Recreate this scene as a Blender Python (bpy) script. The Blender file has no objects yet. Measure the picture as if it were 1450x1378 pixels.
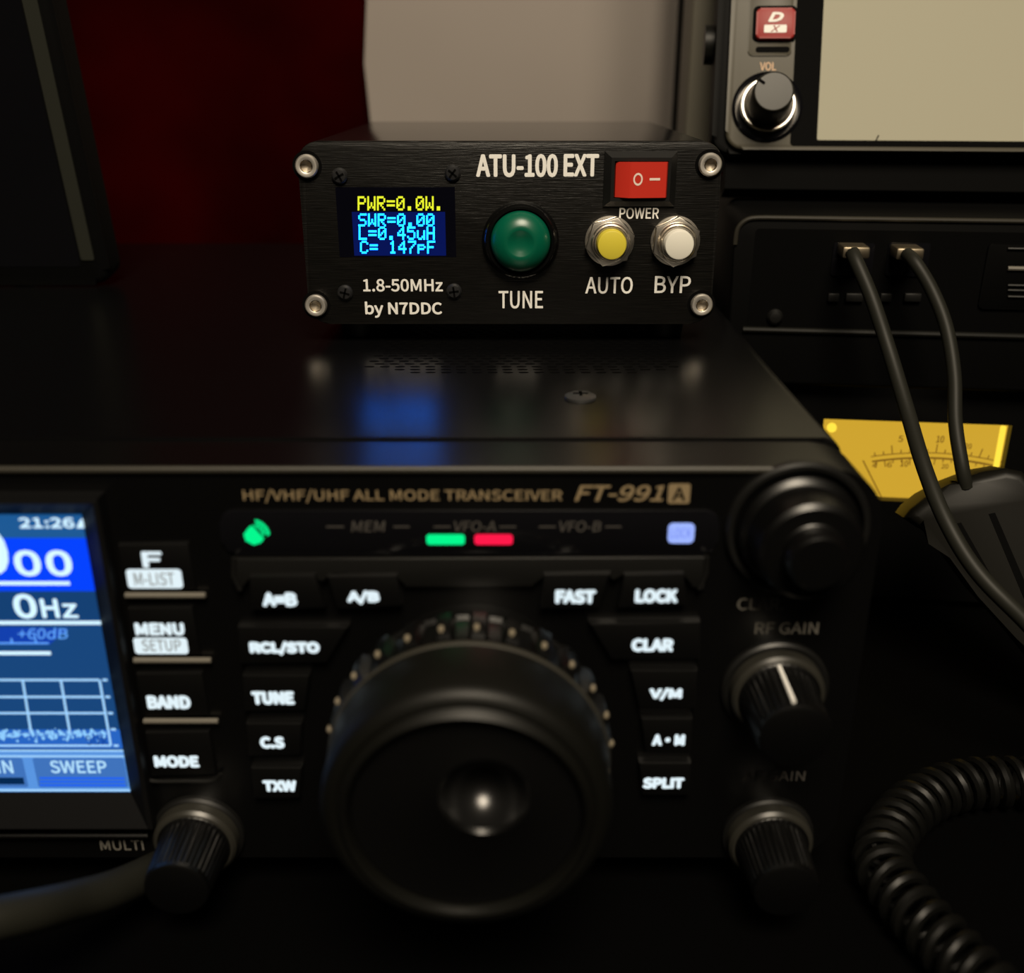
import bpy, bmesh, math, random
from mathutils import Vector, Matrix, Euler
random.seed(7)
S = 0.001                                    # every length below is in millimetres
SC = bpy.context.scene
COL = SC.collection

# ------------------------------------------------------------------ camera, world, lamps, exposure
FPX, CX, CY, PITCH = 1430.0, 725.0, 689.0, math.radians(22.2)
CAM = Vector((0, 0, 143))
cd = bpy.data.cameras.new('camera')
cd.sensor_fit = 'HORIZONTAL'; cd.sensor_width = 36; cd.lens = FPX / 1450 * 36
cd.clip_start = 0.005; cd.clip_end = 20
cd.dof.use_dof = True; cd.dof.focus_distance = 0.222; cd.dof.aperture_fstop = cd.lens / 2.9
cam = bpy.data.objects.new('camera', cd); COL.objects.link(cam)
cam.location = CAM * S; cam.rotation_euler = (math.pi / 2 - PITCH, 0, 0)
SC.camera = cam
w = bpy.data.worlds.new('dark_room'); SC.world = w; w.use_nodes = True
w.node_tree.nodes['Background'].inputs[0].default_value = (1.0, 0.85, 0.65, 1)
w.node_tree.nodes['Background'].inputs[1].default_value = 0.001


def area(name, loc, target, size, power, color):
    ld = bpy.data.lights.new(name, 'AREA'); ld.shape = 'DISK'; ld.size = size * S
    ld.energy = power; ld.color = color
    o = bpy.data.objects.new(name, ld); COL.objects.link(o)
    o.location = Vector(loc) * S
    o.rotation_euler = (Vector(target) - Vector(loc)).to_track_quat('-Z', 'Y').to_euler()
    return o


area('ceiling_lamp', (60, -340, 785), (30, 240, 100), 380, 11.0, (1.0, 0.86, 0.66))
SC.view_settings.view_transform = 'Standard'; SC.view_settings.look = 'None'
SC.view_settings.gamma = 1; SC.view_settings.use_curve_mapping = False
SC.view_settings.exposure = 0.0

# ------------------------------------------------------------------ lines of sight, used to measure the place
FWD = Vector((0, math.cos(PITCH), -math.sin(PITCH))); UP = Vector((0, math.sin(PITCH), math.cos(PITCH)))


def ray(px, py):
    return FWD + Vector((1, 0, 0)) * ((px - CX) / FPX) + UP * (-(py - CY) / FPX)


def F(px, py, Y):                            # point of the upright plane y = Y
    d = ray(px, py); p = CAM + d * (Y / d.y); return p.x, p.z


def P(px, py, Y):
    x, z = F(px, py, Y); return Vector((x, Y, z))


def T(px, py, Z):                            # point of the level plane z = Z
    d = ray(px, py); p = CAM + d * ((Z - CAM.z) / d.z); return p.x, p.y


class Frame:
    def __init__(s, origin, yaw=0, lean=0):
        s.O = Vector(origin); s.e = Euler((math.radians(lean), 0, math.radians(yaw)), 'XYZ'); s.R = s.e.to_matrix(); s.Ri = s.R.inverted()

    def px(s, px, py, d=0.0):
        r = s.Ri @ ray(px, py); c = s.Ri @ (CAM - s.O); q = c + r * ((d - c.y) / r.y)
        return q.x, q.z

    def loc(s, v):
        return s.Ri @ (Vector(v) - s.O)


WORLD = Frame((0, 0, 0))
FR = {}


# ------------------------------------------------------------------ materials
def mat(name, col, rough=0.5, metal=0.0, spec=0.5, emit=None, strength=0.0, bump=0.0, bscale=300, bstretch=(1, 1, 1), coat=0.0, vary=0.0, vscale=40):
    m = bpy.data.materials.new(name); m.use_nodes = True
    nt = m.node_tree; b = nt.nodes['Principled BSDF']
    b.inputs['Base Color'].default_value = (*col, 1); b.inputs['Roughness'].default_value = rough
    b.inputs['Metallic'].default_value = metal; b.inputs['Specular IOR Level'].default_value = spec
    b.inputs['Coat Weight'].default_value = coat
    if emit:
        b.inputs['Emission Color'].default_value = (*emit, 1); b.inputs['Emission Strength'].default_value = strength
    if bump or vary:
        tc = nt.nodes.new('ShaderNodeTexCoord'); mp = nt.nodes.new('ShaderNodeMapping')
        mp.inputs['Scale'].default_value = bstretch
        nt.links.new(tc.outputs['Object'], mp.inputs['Vector'])
    if bump:
        n = nt.nodes.new('ShaderNodeTexNoise'); n.inputs['Scale'].default_value = bscale; n.inputs['Detail'].default_value = 4
        nt.links.new(mp.outputs['Vector'], n.inputs['Vector'])
        bp = nt.nodes.new('ShaderNodeBump'); bp.inputs['Strength'].default_value = bump; bp.inputs['Distance'].default_value = 0.0002
        nt.links.new(n.outputs['Fac'], bp.inputs['Height']); nt.links.new(bp.outputs['Normal'], b.inputs['Normal'])
    if vary:
        n2 = nt.nodes.new('ShaderNodeTexNoise'); n2.inputs['Scale'].default_value = vscale; n2.inputs['Detail'].default_value = 3
        nt.links.new(mp.outputs['Vector'], n2.inputs['Vector'])
        r = nt.nodes.new('ShaderNodeValToRGB')
        r.color_ramp.elements[0].position = 0.3; r.color_ramp.elements[1].position = 0.7
        r.color_ramp.elements[0].color = (*[c * (1 - vary) for c in col], 1)
        r.color_ramp.elements[1].color = (*[min(1, c * (1 + vary)) for c in col], 1)
        nt.links.new(n2.outputs['Fac'], r.inputs['Fac']); nt.links.new(r.outputs['Color'], b.inputs['Base Color'])
    return m


def glow(name, col, s=1.0):
    return mat(name, (0.002, 0.002, 0.002), 0.6, spec=0.03, emit=col, strength=s)


M = dict(
    case=mat('case_black', (0.0016, 0.0016, 0.0018), 0.27, spec=0.5),
    plastic=mat('plastic_black', (0.0014, 0.0014, 0.0014), 0.34),
    plastic2=mat('plastic_dark_grey', (0.0055, 0.0055, 0.0052), 0.38),
    gloss=mat('window_black', (0.004, 0.004, 0.005), 0.12),
    key=mat('key_black', (0.0016, 0.0016, 0.0016), 0.45, spec=0.3),
    rubber=mat('rubber_black', (0.0034, 0.0034, 0.0026), 0.46, spec=0.22),
    bright=mat('bar_grey', (0.13, 0.12, 0.10), 0.5),
    legend=glow('legend_backlight', (0.70, 0.82, 0.87), 1.1),
    legend_ink=mat('legend_grey', (0.22, 0.25, 0.27), 0.6),
    gold=mat('print_gold', (0.24, 0.18, 0.10), 0.55),
    dimprint=mat('print_grey', (0.16, 0.15, 0.13), 0.6),
    faint=mat('print_faint', (0.06, 0.055, 0.05), 0.6),
    green=glow('lamp_green', (0.0, 0.82, 0.24), 1.15), red=glow('lamp_red', (0.95, 0.008, 0.06), 1.15),
    bluelamp=glow('lamp_blue', (0.34, 0.46, 1.0), 1.05), blueink=mat('lamp_ink', (0.1, 0.14, 0.5), 0.5, emit=(0.06, 0.10, 0.50), strength=1),
    panel=mat('panel_brushed', (0.0034, 0.0031, 0.0026), 0.40, metal=0.0, spec=0.28, bump=0.5, bscale=60, bstretch=(3, 3, 60), vary=0.5, vscale=50),
    body=mat('aluminium_black', (0.008, 0.008, 0.008), 0.13),
    steel=mat('steel', (0.75, 0.71, 0.65), 0.5, metal=1.0),
    steel_dark=mat('steel_socket', (0.55, 0.48, 0.38), 0.42, metal=1.0),
    chrome=mat('nickel', (0.85, 0.79, 0.70), 0.33, metal=1.0),
    ink=mat('ink_white', (0.80, 0.79, 0.76), 0.6),
    screwblack=mat('screw_black', (0.012, 0.012, 0.013), 0.4),
    recess=mat('recess_black', (0.0015, 0.0015, 0.0015), 0.7, spec=0.04),
    dome=mat('dome_green', (0.0, 0.085, 0.045), 0.32),
    rocker=mat('rocker_red', (0.50, 0.028, 0.016), 0.35),
    rockink=mat('rocker_ink', (0.75, 0.62, 0.55), 0.6),
    yellow=mat('button_yellow', (0.62, 0.52, 0.045), 0.45),
    white=mat('button_white', (0.72, 0.70, 0.62), 0.45),
    sheet=mat('sheet_white', (0.285, 0.25, 0.225), 0.75, vary=0.04, vscale=9),
    redwall=mat('wall_red', (0.0135, 0.00004, 0.0001), 0.8, spec=0.01, vary=0.75, vscale=11),
    dialgloss=mat('dial_gloss', (0.003, 0.003, 0.003), 0.22), dimple=mat('dimple_gloss', (0.006, 0.006, 0.006), 0.25), glint=mat('glint_tan', (0.20, 0.17, 0.12), 0.4),
    bezelblack=mat('bezel_black', (0.0014, 0.0014, 0.0014), 0.30, spec=0.7), matt=mat('surround_black', (0.0012, 0.0012, 0.0012), 0.6, spec=0.1),
    plug=mat('plug_nickel', (0.50, 0.42, 0.30), 0.38, metal=1.0), frame=mat('frame_black', (0.004, 0.004, 0.0042), 0.5, spec=0.12),
    trim=mat('trim_dark', (0.006, 0.006, 0.005), 0.5, spec=0.15), trim2=mat('trim_grey', (0.022, 0.020, 0.015), 0.5, spec=0.2),
    edge_glint=mat('edge_glint_grey', (0.028, 0.026, 0.020), 0.45, spec=0.4), skirtgrey=mat('skirt_grey', (0.022, 0.021, 0.017), 0.36),
    roomwall=mat('wall_paint', (0.05, 0.045, 0.04), 0.9, spec=0.1),
    desk=mat('desk_black', (0.0005, 0.0005, 0.0005), 0.7, spec=0.03),
    cable=mat('cable_grey', (0.013, 0.013, 0.010), 0.5, spec=0.2),
    cable2=mat('cable_black', (0.0028, 0.0028, 0.0024), 0.42, spec=0.22),
    post=mat('post_grey', (0.20, 0.185, 0.145), 0.5),
    bezel=mat('bezel_grey', (0.060, 0.054, 0.038), 0.45, spec=0.3),
    dxred=mat('dx_red', (0.27, 0.010, 0.009), 0.45, spec=0.3),
    orange=mat('print_tan', (0.55, 0.36, 0.22), 0.6),
    lcdblank=mat('screen_blank', (0.01, 0.01, 0.01), 0.5, spec=0.1, emit=(0.38, 0.315, 0.185), strength=1.0),
)


# ------------------------------------------------------------------ mesh helpers (all in mm)
def obj(name, bm, m, parent=None, sharp=35, smooth=True):
    fr = None
    if parent is not None:
        r = parent
        while r.parent: r = r.parent
        fr = FR.get(r.name)
    bmesh.ops.recalc_face_normals(bm, faces=bm.faces)
    if fr is not None and fr[1] == 'world':
        bmesh.ops.translate(bm, verts=bm.verts, vec=-fr[0].O)
    bmesh.ops.scale(bm, verts=bm.verts, vec=(S, S, S))
    me = bpy.data.meshes.new(name); bm.to_mesh(me); bm.free()
    me.materials.append(m)
    if smooth:
        me.shade_smooth(); me.set_sharp_from_angle(angle=math.radians(sharp))
    o = bpy.data.objects.new(name, me); COL.objects.link(o)
    if parent is not None: o.parent = parent
    return o


def thing(name, label, cat, frame, space='world', group=None):
    o = bpy.data.objects.new(name, None); COL.objects.link(o); o.empty_display_size = 0.01
    o.location = frame.O * S
    o.rotation_euler = frame.e
    o['label'] = label; o['category'] = cat
    if group: o['group'] = group
    FR[o.name] = (frame, space)
    return o


def tag(o, label, cat, group=None):
    o['label'] = label; o['category'] = cat
    if group: o['group'] = group
    return o


def add_box(bm, x0, x1, y0, y1, z0, z1, bev=0.0, seg=2):
    vs = [bm.verts.new((x, y, z)) for x in (x0, x1) for y in (y0, y1) for z in (z0, z1)]
    idx = [(0, 1, 3, 2), (4, 6, 7, 5), (0, 4, 5, 1), (2, 3, 7, 6), (0, 2, 6, 4), (1, 5, 7, 3)]
    fs = [bm.faces.new([vs[i] for i in f]) for f in idx]
    if bev:
        es = list({e for f in fs for e in f.edges})
        bmesh.ops.bevel(bm, geom=es, offset=bev, segments=seg, profile=0.5, affect='EDGES')
    return bm


def box(*a, **k):
    return add_box(bmesh.new(), *a, **k)


def rrect(x0, x1, z0, z1, r, n=6, corners=(1, 1, 1, 1)):       # corners: right-top, left-top, left-bottom, right-bottom
    out = []
    for k, (cx, cz, a0) in enumerate(((x1 - r, z1 - r, 0), (x0 + r, z1 - r, 90), (x0 + r, z0 + r, 180), (x1 - r, z0 + r, 270))):
        if not corners[k]:
            out.append(((x1, z1), (x0, z1), (x0, z0), (x1, z0))[k]); continue
        for i in range(n + 1):
            a = math.radians(a0 + 90 * i / n); out.append((cx + r * math.cos(a), cz + r * math.sin(a)))
    return out


def add_prism(bm, poly, y0, y1, bev=0.0, seg=2, back=True):     # poly in (x, z), y0 is the front
    f = [bm.verts.new((x, y0, z)) for x, z in poly]; b = [bm.verts.new((x, y1, z)) for x, z in poly]
    n = len(poly)
    front = bm.faces.new(f)
    if back: bm.faces.new(b[::-1])
    for i in range(n):
        bm.faces.new((f[i], b[i], b[(i + 1) % n], f[(i + 1) % n]))
    if bev:
        bmesh.ops.bevel(bm, geom=list(front.edges), offset=bev, segments=seg, profile=0.5, affect='EDGES')
    return bm


def prism(poly, y0, y1, bev=0.0, seg=2):
    return add_prism(bmesh.new(), poly, y0, y1, bev, seg)


def add_lathe(bm, prof, cx, cz, seg=64, teeth=0, phase=0.0, ax=None):  # prof rows (r, y, tooth depth) from back to front, about the y axis
    rows = []
    for row in prof:
        r, y = row[0], row[1]; k = row[2] if len(row) > 2 else 0.0
        if r <= 0.0001:
            rows.append([bm.verts.new((cx, y, cz))]); continue
        ring = []
        for i in range(seg):
            a = 2 * math.pi * i / seg + phase
            rr = r - (k if teeth and (i * teeth * 2 // seg) % 2 else 0.0)
            ring.append(bm.verts.new((cx + rr * math.cos(a), y, cz + rr * math.sin(a))))
        rows.append(ring)
    for A, B in zip(rows, rows[1:]):
        if len(A) == 1 and len(B) == 1: continue
        for i in range(seg):
            j = (i + 1) % seg
            if len(A) == 1: bm.faces.new((A[0], B[i], B[j]))
            elif len(B) == 1: bm.faces.new((A[i], A[j], B[0]))
            else: bm.faces.new((A[i], A[j], B[j], B[i]))
    return bm


def lathe(*a, **k):
    return add_lathe(bmesh.new(), *a, **k)


def smooth_path(pts, n=8):
    pts = [Vector(p) for p in pts]; out = []
    for i in range(len(pts) - 1):
        p0 = pts[max(i - 1, 0)]; p1 = pts[i]; p2 = pts[i + 1]; p3 = pts[min(i + 2, len(pts) - 1)]
        for k in range(n):
            t = k / n
            out.append(0.5 * ((2 * p1) + (p2 - p0) * t + (2 * p0 - 5 * p1 + 4 * p2 - p3) * t * t + (3 * p1 - p0 - 3 * p2 + p3) * t ** 3))
    out.append(pts[-1]); return out


def add_tube(bm, path, r, seg=12, caps=True):
    path = [Vector(p) for p in path]; n = len(path); rings = []
    t = (path[1] - path[0]).normalized(); nrm = t.orthogonal().normalized()
    for i, p in enumerate(path):
        t2 = (path[min(i + 1, n - 1)] - path[max(i - 1, 0)]).normalized()
        nrm = (nrm - t2 * nrm.dot(t2)).normalized(); bi = t2.cross(nrm)
        rr = r[i] if isinstance(r, (list, tuple)) else r
        rings.append([bm.verts.new(p + (nrm * math.cos(2 * math.pi * k / seg) + bi * math.sin(2 * math.pi * k / seg)) * rr) for k in range(seg)])
    for A, B in zip(rings, rings[1:]):
        for k in range(seg):
            bm.faces.new((A[k], A[(k + 1) % seg], B[(k + 1) % seg], B[k]))
    if caps:
        bm.faces.new(rings[0][::-1]); bm.faces.new(rings[-1])
    return bm


def tube(*a, **k):
    return add_tube(bmesh.new(), *a, **k)


def add_flat(bm, poly, y):
    bm.faces.new([bm.verts.new((x, y, z)) for x, z in poly]); return bm


def add_line(bm, a, b, wd, y):               # flat strip from a to b in (x, z)
    a = Vector(a); b = Vector(b); d = (b - a).normalized(); n = Vector((-d.y, d.x)) * wd / 2
    return add_flat(bm, [(a + n)[:], (b + n)[:], (b - n)[:], (a - n)[:]], y)


FONT = None
try:                                         # a plain sans that ships inside Blender; its default font is used if it is missing
    import os
    _p = os.path.join(bpy.utils.system_resource('DATAFILES'), 'fonts', 'Noto Sans CJK Regular.woff2')
    if os.path.exists(_p): FONT = bpy.data.fonts.load(_p)
except Exception:
    FONT = None


def add_text(bm, s, x0, x1, z0, z1, y, bold=0.0, shear=0.0, thick=0.0):
    cu = bpy.data.curves.new('t', 'FONT'); cu.body = s; cu.size = 1; cu.shear = shear
    cu.resolution_u = 4
    if FONT: cu.font = FONT
    if thick: cu.extrude = thick
    o = bpy.data.objects.new('t', cu); COL.objects.link(o)
    bpy.context.view_layer.update()
    me = bpy.data.meshes.new_from_object(o.evaluated_get(bpy.context.evaluated_depsgraph_get()))
    xs = [v.co.x for v in me.vertices]; ys = [v.co.y for v in me.vertices]
    ax, bx, ay, by = min(xs), max(xs), min(ys), max(ys)
    g = bold * (z1 - z0) * 1.3                # stroke gain: the outline is stamped round a small circle
    x0 += g; x1 -= g; z0 += g; z1 -= g
    for k in range(9 if g else 1):
        ox, oz = (0, 0) if k == 0 else (g * math.cos(k * math.pi / 4), g * math.sin(k * math.pi / 4))
        n0 = len(bm.verts); bm.from_mesh(me); bm.verts.ensure_lookup_table()
        for v in bm.verts[n0:]:
            v.co = Vector((x0 + ox + (v.co.x - ax) / (bx - ax) * (x1 - x0), y - k * 0.006, z0 + oz + (v.co.y - ay) / (by - ay) * (z1 - z0)))
    bpy.data.objects.remove(o); bpy.data.curves.remove(cu); bpy.data.meshes.remove(me)
    return bm


def ptext(bm, fr, s, bx, y, **k):            # bx = measured box in the photograph, on plane y of frame fr
    x0, y0, x1, y1 = bx; ym = (y0 + y1) / 2; xm = (x0 + x1) / 2
    return add_text(bm, s, fr.px(x0, ym, y)[0], fr.px(x1, ym, y)[0], fr.px(xm, y1, y)[1], fr.px(xm, y0, y)[1], y, **k)


def ppoly(fr, pts, y):
    return [fr.px(a, b, y) for a, b in pts]


def pbox(fr, bx, y):                         # measured box -> x0, x1, z0, z1
    x0, y0, x1, y1 = bx; ym = (y0 + y1) / 2; xm = (x0 + x1) / 2
    return fr.px(x0, ym, y)[0], fr.px(x1, ym, y)[0], fr.px(xm, y1, y)[1], fr.px(xm, y0, y)[1]


# ------------------------------------------------------------------ the setting
def struct(name, bm, m):
    o = obj(name, bm, m); o['kind'] = 'structure'; return o


struct('wall_back', box(-1500, 1500, 482, 500, -740, 1660), M['redwall'])
struct('wall_left', box(-1520, -1500, -1800, 500, -740, 1660), M['roomwall'])
struct('wall_right', box(1500, 1520, -1800, 500, -740, 1660), M['roomwall'])
struct('wall_front', box(-1500, 1500, -1820, -1800, -740, 1660), M['roomwall'])
struct('floor', box(-1520, 1520, -1820, 500, -760, -740), M['desk'])
struct('ceiling', box(-1520, 1520, -1820, 500, 1660, 1680), M['roomwall'])
dk = obj('desk', box(-600, 600, 20, 481, -30, 0, bev=2), M['desk'])
for lx in (-570, 570):
    for ly in (50, 450): obj('leg', box(lx - 20, lx + 20, ly - 20, ly + 20, -740, -30, bev=2), M['desk'], dk)
tag(dk, 'black desk top under the whole row of radio gear', 'desk')

# ================================================================== transceiver
YB = 149.6                                   # face of the front bezel
ZT = 86.0                                    # its top
XL, XR = -171.0, 59.5
rf = Frame((-60, 240, 0))
TR = thing('transceiver', 'large black radio transceiver with blue screen, big tuning dial and lit white keys', 'radio', rf)
bm = prism(rrect(-168, 56.5, 9, ZT, 4.0), 161.5, 374, bev=0.8)
cover = obj('top_cover', bm, M['case'], TR)
bez = obj('front_bezel', prism(rrect(XL, XR, 8, ZT - 0.4, 9.5, n=10), YB - 1.6, 161, bev=2.0, seg=4), M['bezelblack'], TR)
YF = YB - 1.6
rz = F(600, 666, YF - 0.3)[1]
obj('bezel_glint', tube([(XL + 8, YF - 0.1, rz), (F(1093, 666, YF)[0], YF - 0.1, rz)], 0.62, 10), M['edge_glint'], TR)  # added bead, lighter grey than the bezel, carries the edge's highlight
for fx in (-150, 30):
    for fy in (180, 340):
        obj('foot', lathe([(0, 0), (7, 0), (8, 9.5), (0, 9.5)], 0, 0, 24), M['rubber'], TR)
        o = bpy.context.scene.objects[-1] if False else None
# feet are lathed about y: turn them upright
for o in [c for c in TR.children if c.name.startswith('foot')]:
    o.data.transform(Matrix.Translation(rf.O * S)); o.data.transform(Matrix.Rotation(math.radians(90), 4, 'X'))
for o, (fx, fy) in zip([c for c in TR.children if c.name.startswith('foot')], ((-150, 180), (-150, 340), (30, 180), (30, 340))):
    o.data = o.data.copy(); o.data.transform(Matrix.Translation(Vector((fx, fy, 0)) * S - rf.O * S))

# grille of small holes in the top cover, under and before the tuner
bm = bmesh.new()
for r_, yy in enumerate([y * 2.2 for y in range(0, 26)]):
    Y = 202 + yy
    half = 34 - abs(r_ - 2) * 0.2 if r_ > 1 else 24 + 5 * r_
    x = -half + (1.6 if r_ % 2 else 0)
    while x < half - 2:
        add_prism(bm, [(0, 0)] * 0 or [(x + 0.95 * math.cos(a), 0.42 * math.sin(a)) for a in [2 * math.pi * k / 8 for k in range(8)]], 0, 0.0001) if False else None
        vs = [bm.verts.new((4 + x + 1.1 * math.cos(2 * math.pi * k / 10), Y + 0.55 * math.sin(2 * math.pi * k / 10), ZT + 0.03)) for k in range(10)]
        bm.faces.new(vs); x += 3.2
obj('speaker_grille', bm, M['recess'], TR)
# screw on the top cover
sx, sy = T(822, 564, ZT)
bm = lathe([(0, 0), (3.0, 0), (3.0, 0.5), (2.2, 0.9), (0, 1.0)], 0, 0, 28)
bmesh.ops.rotate(bm, verts=bm.verts, cent=(0, 0, 0), matrix=Matrix.Rotation(math.radians(90), 3, 'X'))
bmesh.ops.translate(bm, verts=bm.verts, vec=(sx, sy, ZT))
sc = obj('cover_screw', bm, mat('screw_grey', (0.12, 0.12, 0.12), 0.4, metal=0.8), TR)
bm = box(sx - 1.4, sx + 1.4, sy - 0.3, sy + 0.3, ZT + 0.9, ZT + 1.06); add_box(bm, sx - 0.3, sx + 0.3, sy - 1.4, sy + 1.4, ZT + 0.9, ZT + 1.06)
obj('cross_slot', bm, M['recess'], sc)

# printed line above the status window
bm = bmesh.new()
ptext(bm, WORLD, 'HF/VHF/UHF ALL MODE TRANSCEIVER', (344, 693, 796, 712), YF - 0.05, bold=0.012)
ptext(bm, WORLD, 'FT-991', (814, 687, 940, 710), YF - 0.05, bold=0.02, shear=0.25)
x0, x1, z0, z1 = pbox(WORLD, (946, 685, 977, 713), YF)
add_flat(bm, rrect(x0, x1, z0, z1, 0.4), YF - 0.03)
obj('model_lettering', bm, M['gold'], TR)
bm = bmesh.new(); ptext(bm, WORLD, 'A', (952, 690, 971, 709), YF - 0.06, bold=0.02); obj('model_letter', bm, M['recess'], TR)

# status window: a glossy black strip with lamps
SWY = YF - 0.6
sw = obj('status_window', prism(rrect(*pbox(WORLD, (312, 724, 1018, 786), SWY), 2.2), SWY, YF + 0.5, bev=0.5), M['gloss'], TR)
y = SWY - 0.05
bm = bmesh.new()
for s, bx in (('MEM', (497, 738, 546, 753)), ('VFO-A', (643, 738, 702, 753)), ('VFO-B', (792, 738, 851, 753))):
    ptext(bm, WORLD, s, bx, y, bold=0.01, shear=0.15)
for a, b, yy in ((462, 487, 746), (557, 580, 746), (614, 638, 746), (707, 731, 746), (763, 787, 746), (857, 880, 746)):
    add_line(bm, F(a, yy, y), F(b, yy, y), 0.25, y)
obj('status_print', bm, M['faint'], sw)
for nm, bx, m in (('green_lamp', (604, 757, 658, 771), 'green'), ('red_lamp', (672, 757, 726, 771), 'red')):
    obj(nm, prism(rrect(*pbox(WORLD, bx, y), 0.5), y - 0.1, y + 0.3), M[m], sw)
lk = obj('lock_lamp', prism(rrect(*pbox(WORLD, (946, 741, 983, 769), y), 0.8), y - 0.1, y + 0.3), M['bluelamp'], sw)
bm = bmesh.new(); ptext(bm, WORLD, 'LOCK', (950, 748, 979, 762), y - 0.15); obj('lamp_lettering', bm, M['blueink'], sw)
bm = bmesh.new()                             # busy icon: a loudspeaker with two waves
add_flat(bm, ppoly(WORLD, [(345, 757), (352, 747), (357, 744), (374, 763), (369, 769), (359, 772), (348, 766)], y - 0.1), y - 0.1)
cxp, czp = F(358, 757, y)
for r0, r1 in ((1.55, 2.0), (2.25, 2.75)):
    pr = [(cxp + r * math.cos(a), czp + r * math.sin(a)) for r, rng in ((r0, range(-4, 13)), (r1, range(12, -5, -1))) for a in [math.radians(8 + k * 7) for k in (list(rng)[2:-3])]]
    add_flat(bm, pr, y - 0.1)
obj('busy_lamp', bm, M['green'], sw)

# sloped ledge under the status window, notched by the four upper keys
LY = YF - 1.2
bm = prism(ppoly(WORLD, [(330, 792), (1003, 790), (998, 836), (977, 832), (968, 806), (883, 808), (868, 830), (860, 808), (772, 809), (757, 832),
                         (572, 833), (560, 808), (468, 808), (456, 832), (444, 810), (352, 812), (346, 836), (334, 838)], LY), LY, YF + 0.5, bev=0.5)
obj('key_ledge', bm, M['plastic2'], TR)
for pts in ([P(331, 790, LY - 0.2), P(330, 815, LY - 0.2), P(340, 836, LY - 0.2)], [P(1001, 788, LY - 0.2), P(1000, 812, LY - 0.2), P(990, 834, LY - 0.2)]):
    obj('ledge_ridge', tube(pts, 0.4, 8), M['plastic2'], TR)

# keys round the dial, each with its lit legend
KY = YF - 1.8
for s, poly, bx, y in (
    ('A=B', [(352, 817), (446, 815), (460, 862), (355, 865)], (369, 837, 423, 861), LY - 1.0),
    ('A/B', [(463, 817), (562, 815), (569, 859), (477, 863)], (489, 834, 540, 858), LY - 1.0),
    ('FAST', [(770, 814), (865, 812), (849, 861), (765, 863)], (784, 833, 846, 857), LY - 1.0),
    ('LOCK', [(884, 814), (969, 812), (972, 858), (875, 862)], (897, 832, 962, 856), LY - 1.0),
    ('RCL/STO', [(336, 888), (494, 888), (463, 939), (339, 941)], (351, 906, 455, 930), KY),
    ('TUNE', [(343, 957), (438, 957), (431, 1007), (345, 1008)], (354, 977, 419, 1000), KY),
    ('C.S', [(348, 1025), (427, 1025), (425, 1070), (351, 1072)], (366, 1041, 405, 1062), KY),
    ('TXW', [(355, 1088), (427, 1088), (424, 1131), (359, 1132)], (370, 1103, 422, 1123), KY),
    ('CLAR', [(834, 883), (992, 881), (991, 934), (866, 935)], (892, 902, 956, 925), KY),
    ('V/M', [(893, 950), (988, 950), (985, 1004), (905, 1005)], (917, 972, 968, 994), KY),
    ('A•M', [(908, 1018), (981, 1018), (979, 1066), (914, 1066)], (921, 1038, 972, 1058), KY),
    ('SPLIT', [(905, 1081), (979, 1081), (976, 1127), (910, 1127)], (908, 1099, 971, 1119), KY),
):
    k = obj('key', prism(ppoly(WORLD, poly, y), y, YF + 0.5, bev=0.45), M['key'], TR)
    bm = bmesh.new(); ptext(bm, WORLD, s, (bx[0] + 2, bx[1] + 2, bx[2] - 2, bx[3] - 2), y - 0.04, bold=0.075); obj('legend', bm, M['legend'], k)

# column of four keys beside the screen, with grey bars between
y = YF - 0.9
for poly in ([(166, 772), (266, 770), (278, 836), (176, 838)], [(180, 862), (272, 860), (284, 928), (188, 930)],
             [(192, 955), (286, 953), (296, 1014), (202, 1016)], [(205, 1038), (296, 1036), (306, 1098), (214, 1100)]):
    k = obj('key', prism(ppoly(WORLD, poly, y), y, YF + 0.5, bev=0.45), M['key'], TR)
    bm = bmesh.new(); yy = poly[0][1]
    if yy == 772:
        ptext(bm, WORLD, 'F', (201, 781, 230, 804), y - 0.04, bold=0.05)
        add_flat(bm, rrect(*pbox(WORLD, (180, 806, 258, 833), y), 0.6), y - 0.04)
        obj('legend', bm, M['legend'], k)
        bm = bmesh.new(); ptext(bm, WORLD, 'M-LIST', (190, 811, 247, 829), y - 0.08, bold=0.005); obj('legend_print', bm, M['legend_ink'], k)
    elif yy == 862:
        ptext(bm, WORLD, 'MENU', (191, 882, 261, 900), y - 0.04, bold=0.07)
        add_flat(bm, rrect(*pbox(WORLD, (190, 903, 266, 926), y), 0.6), y - 0.04)
        obj('legend', bm, M['legend'], k)
        bm = bmesh.new(); ptext(bm, WORLD, 'SETUP', (201, 906, 256, 922), y - 0.08, bold=0.005); obj('legend_print', bm, M['legend_ink'], k)
    else:
        s, bx = ('BAND', (208, 985, 270, 1004)) if yy == 955 else ('MODE', (218, 1070, 282, 1087))
        ptext(bm, WORLD, s, bx, y - 0.04, bold=0.07); obj('legend', bm, M['legend'], k)
for a, b, yy in ((178, 291, 843), (190, 299, 935), (204, 309, 1021)):
    obj('key_divider', tube([P(a, yy, y), P(b, yy, y)], 0.5, 8), M['bright'], TR)
obj('key_tray_rim', tube(smooth_path([P(199, 1080, y), P(206, 1098, y), P(216, 1106, y), P(260, 1106, y), P(300, 1105, y), P(312, 1096, y)], 5), 0.35, 8), M['plastic2'], TR)

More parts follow.
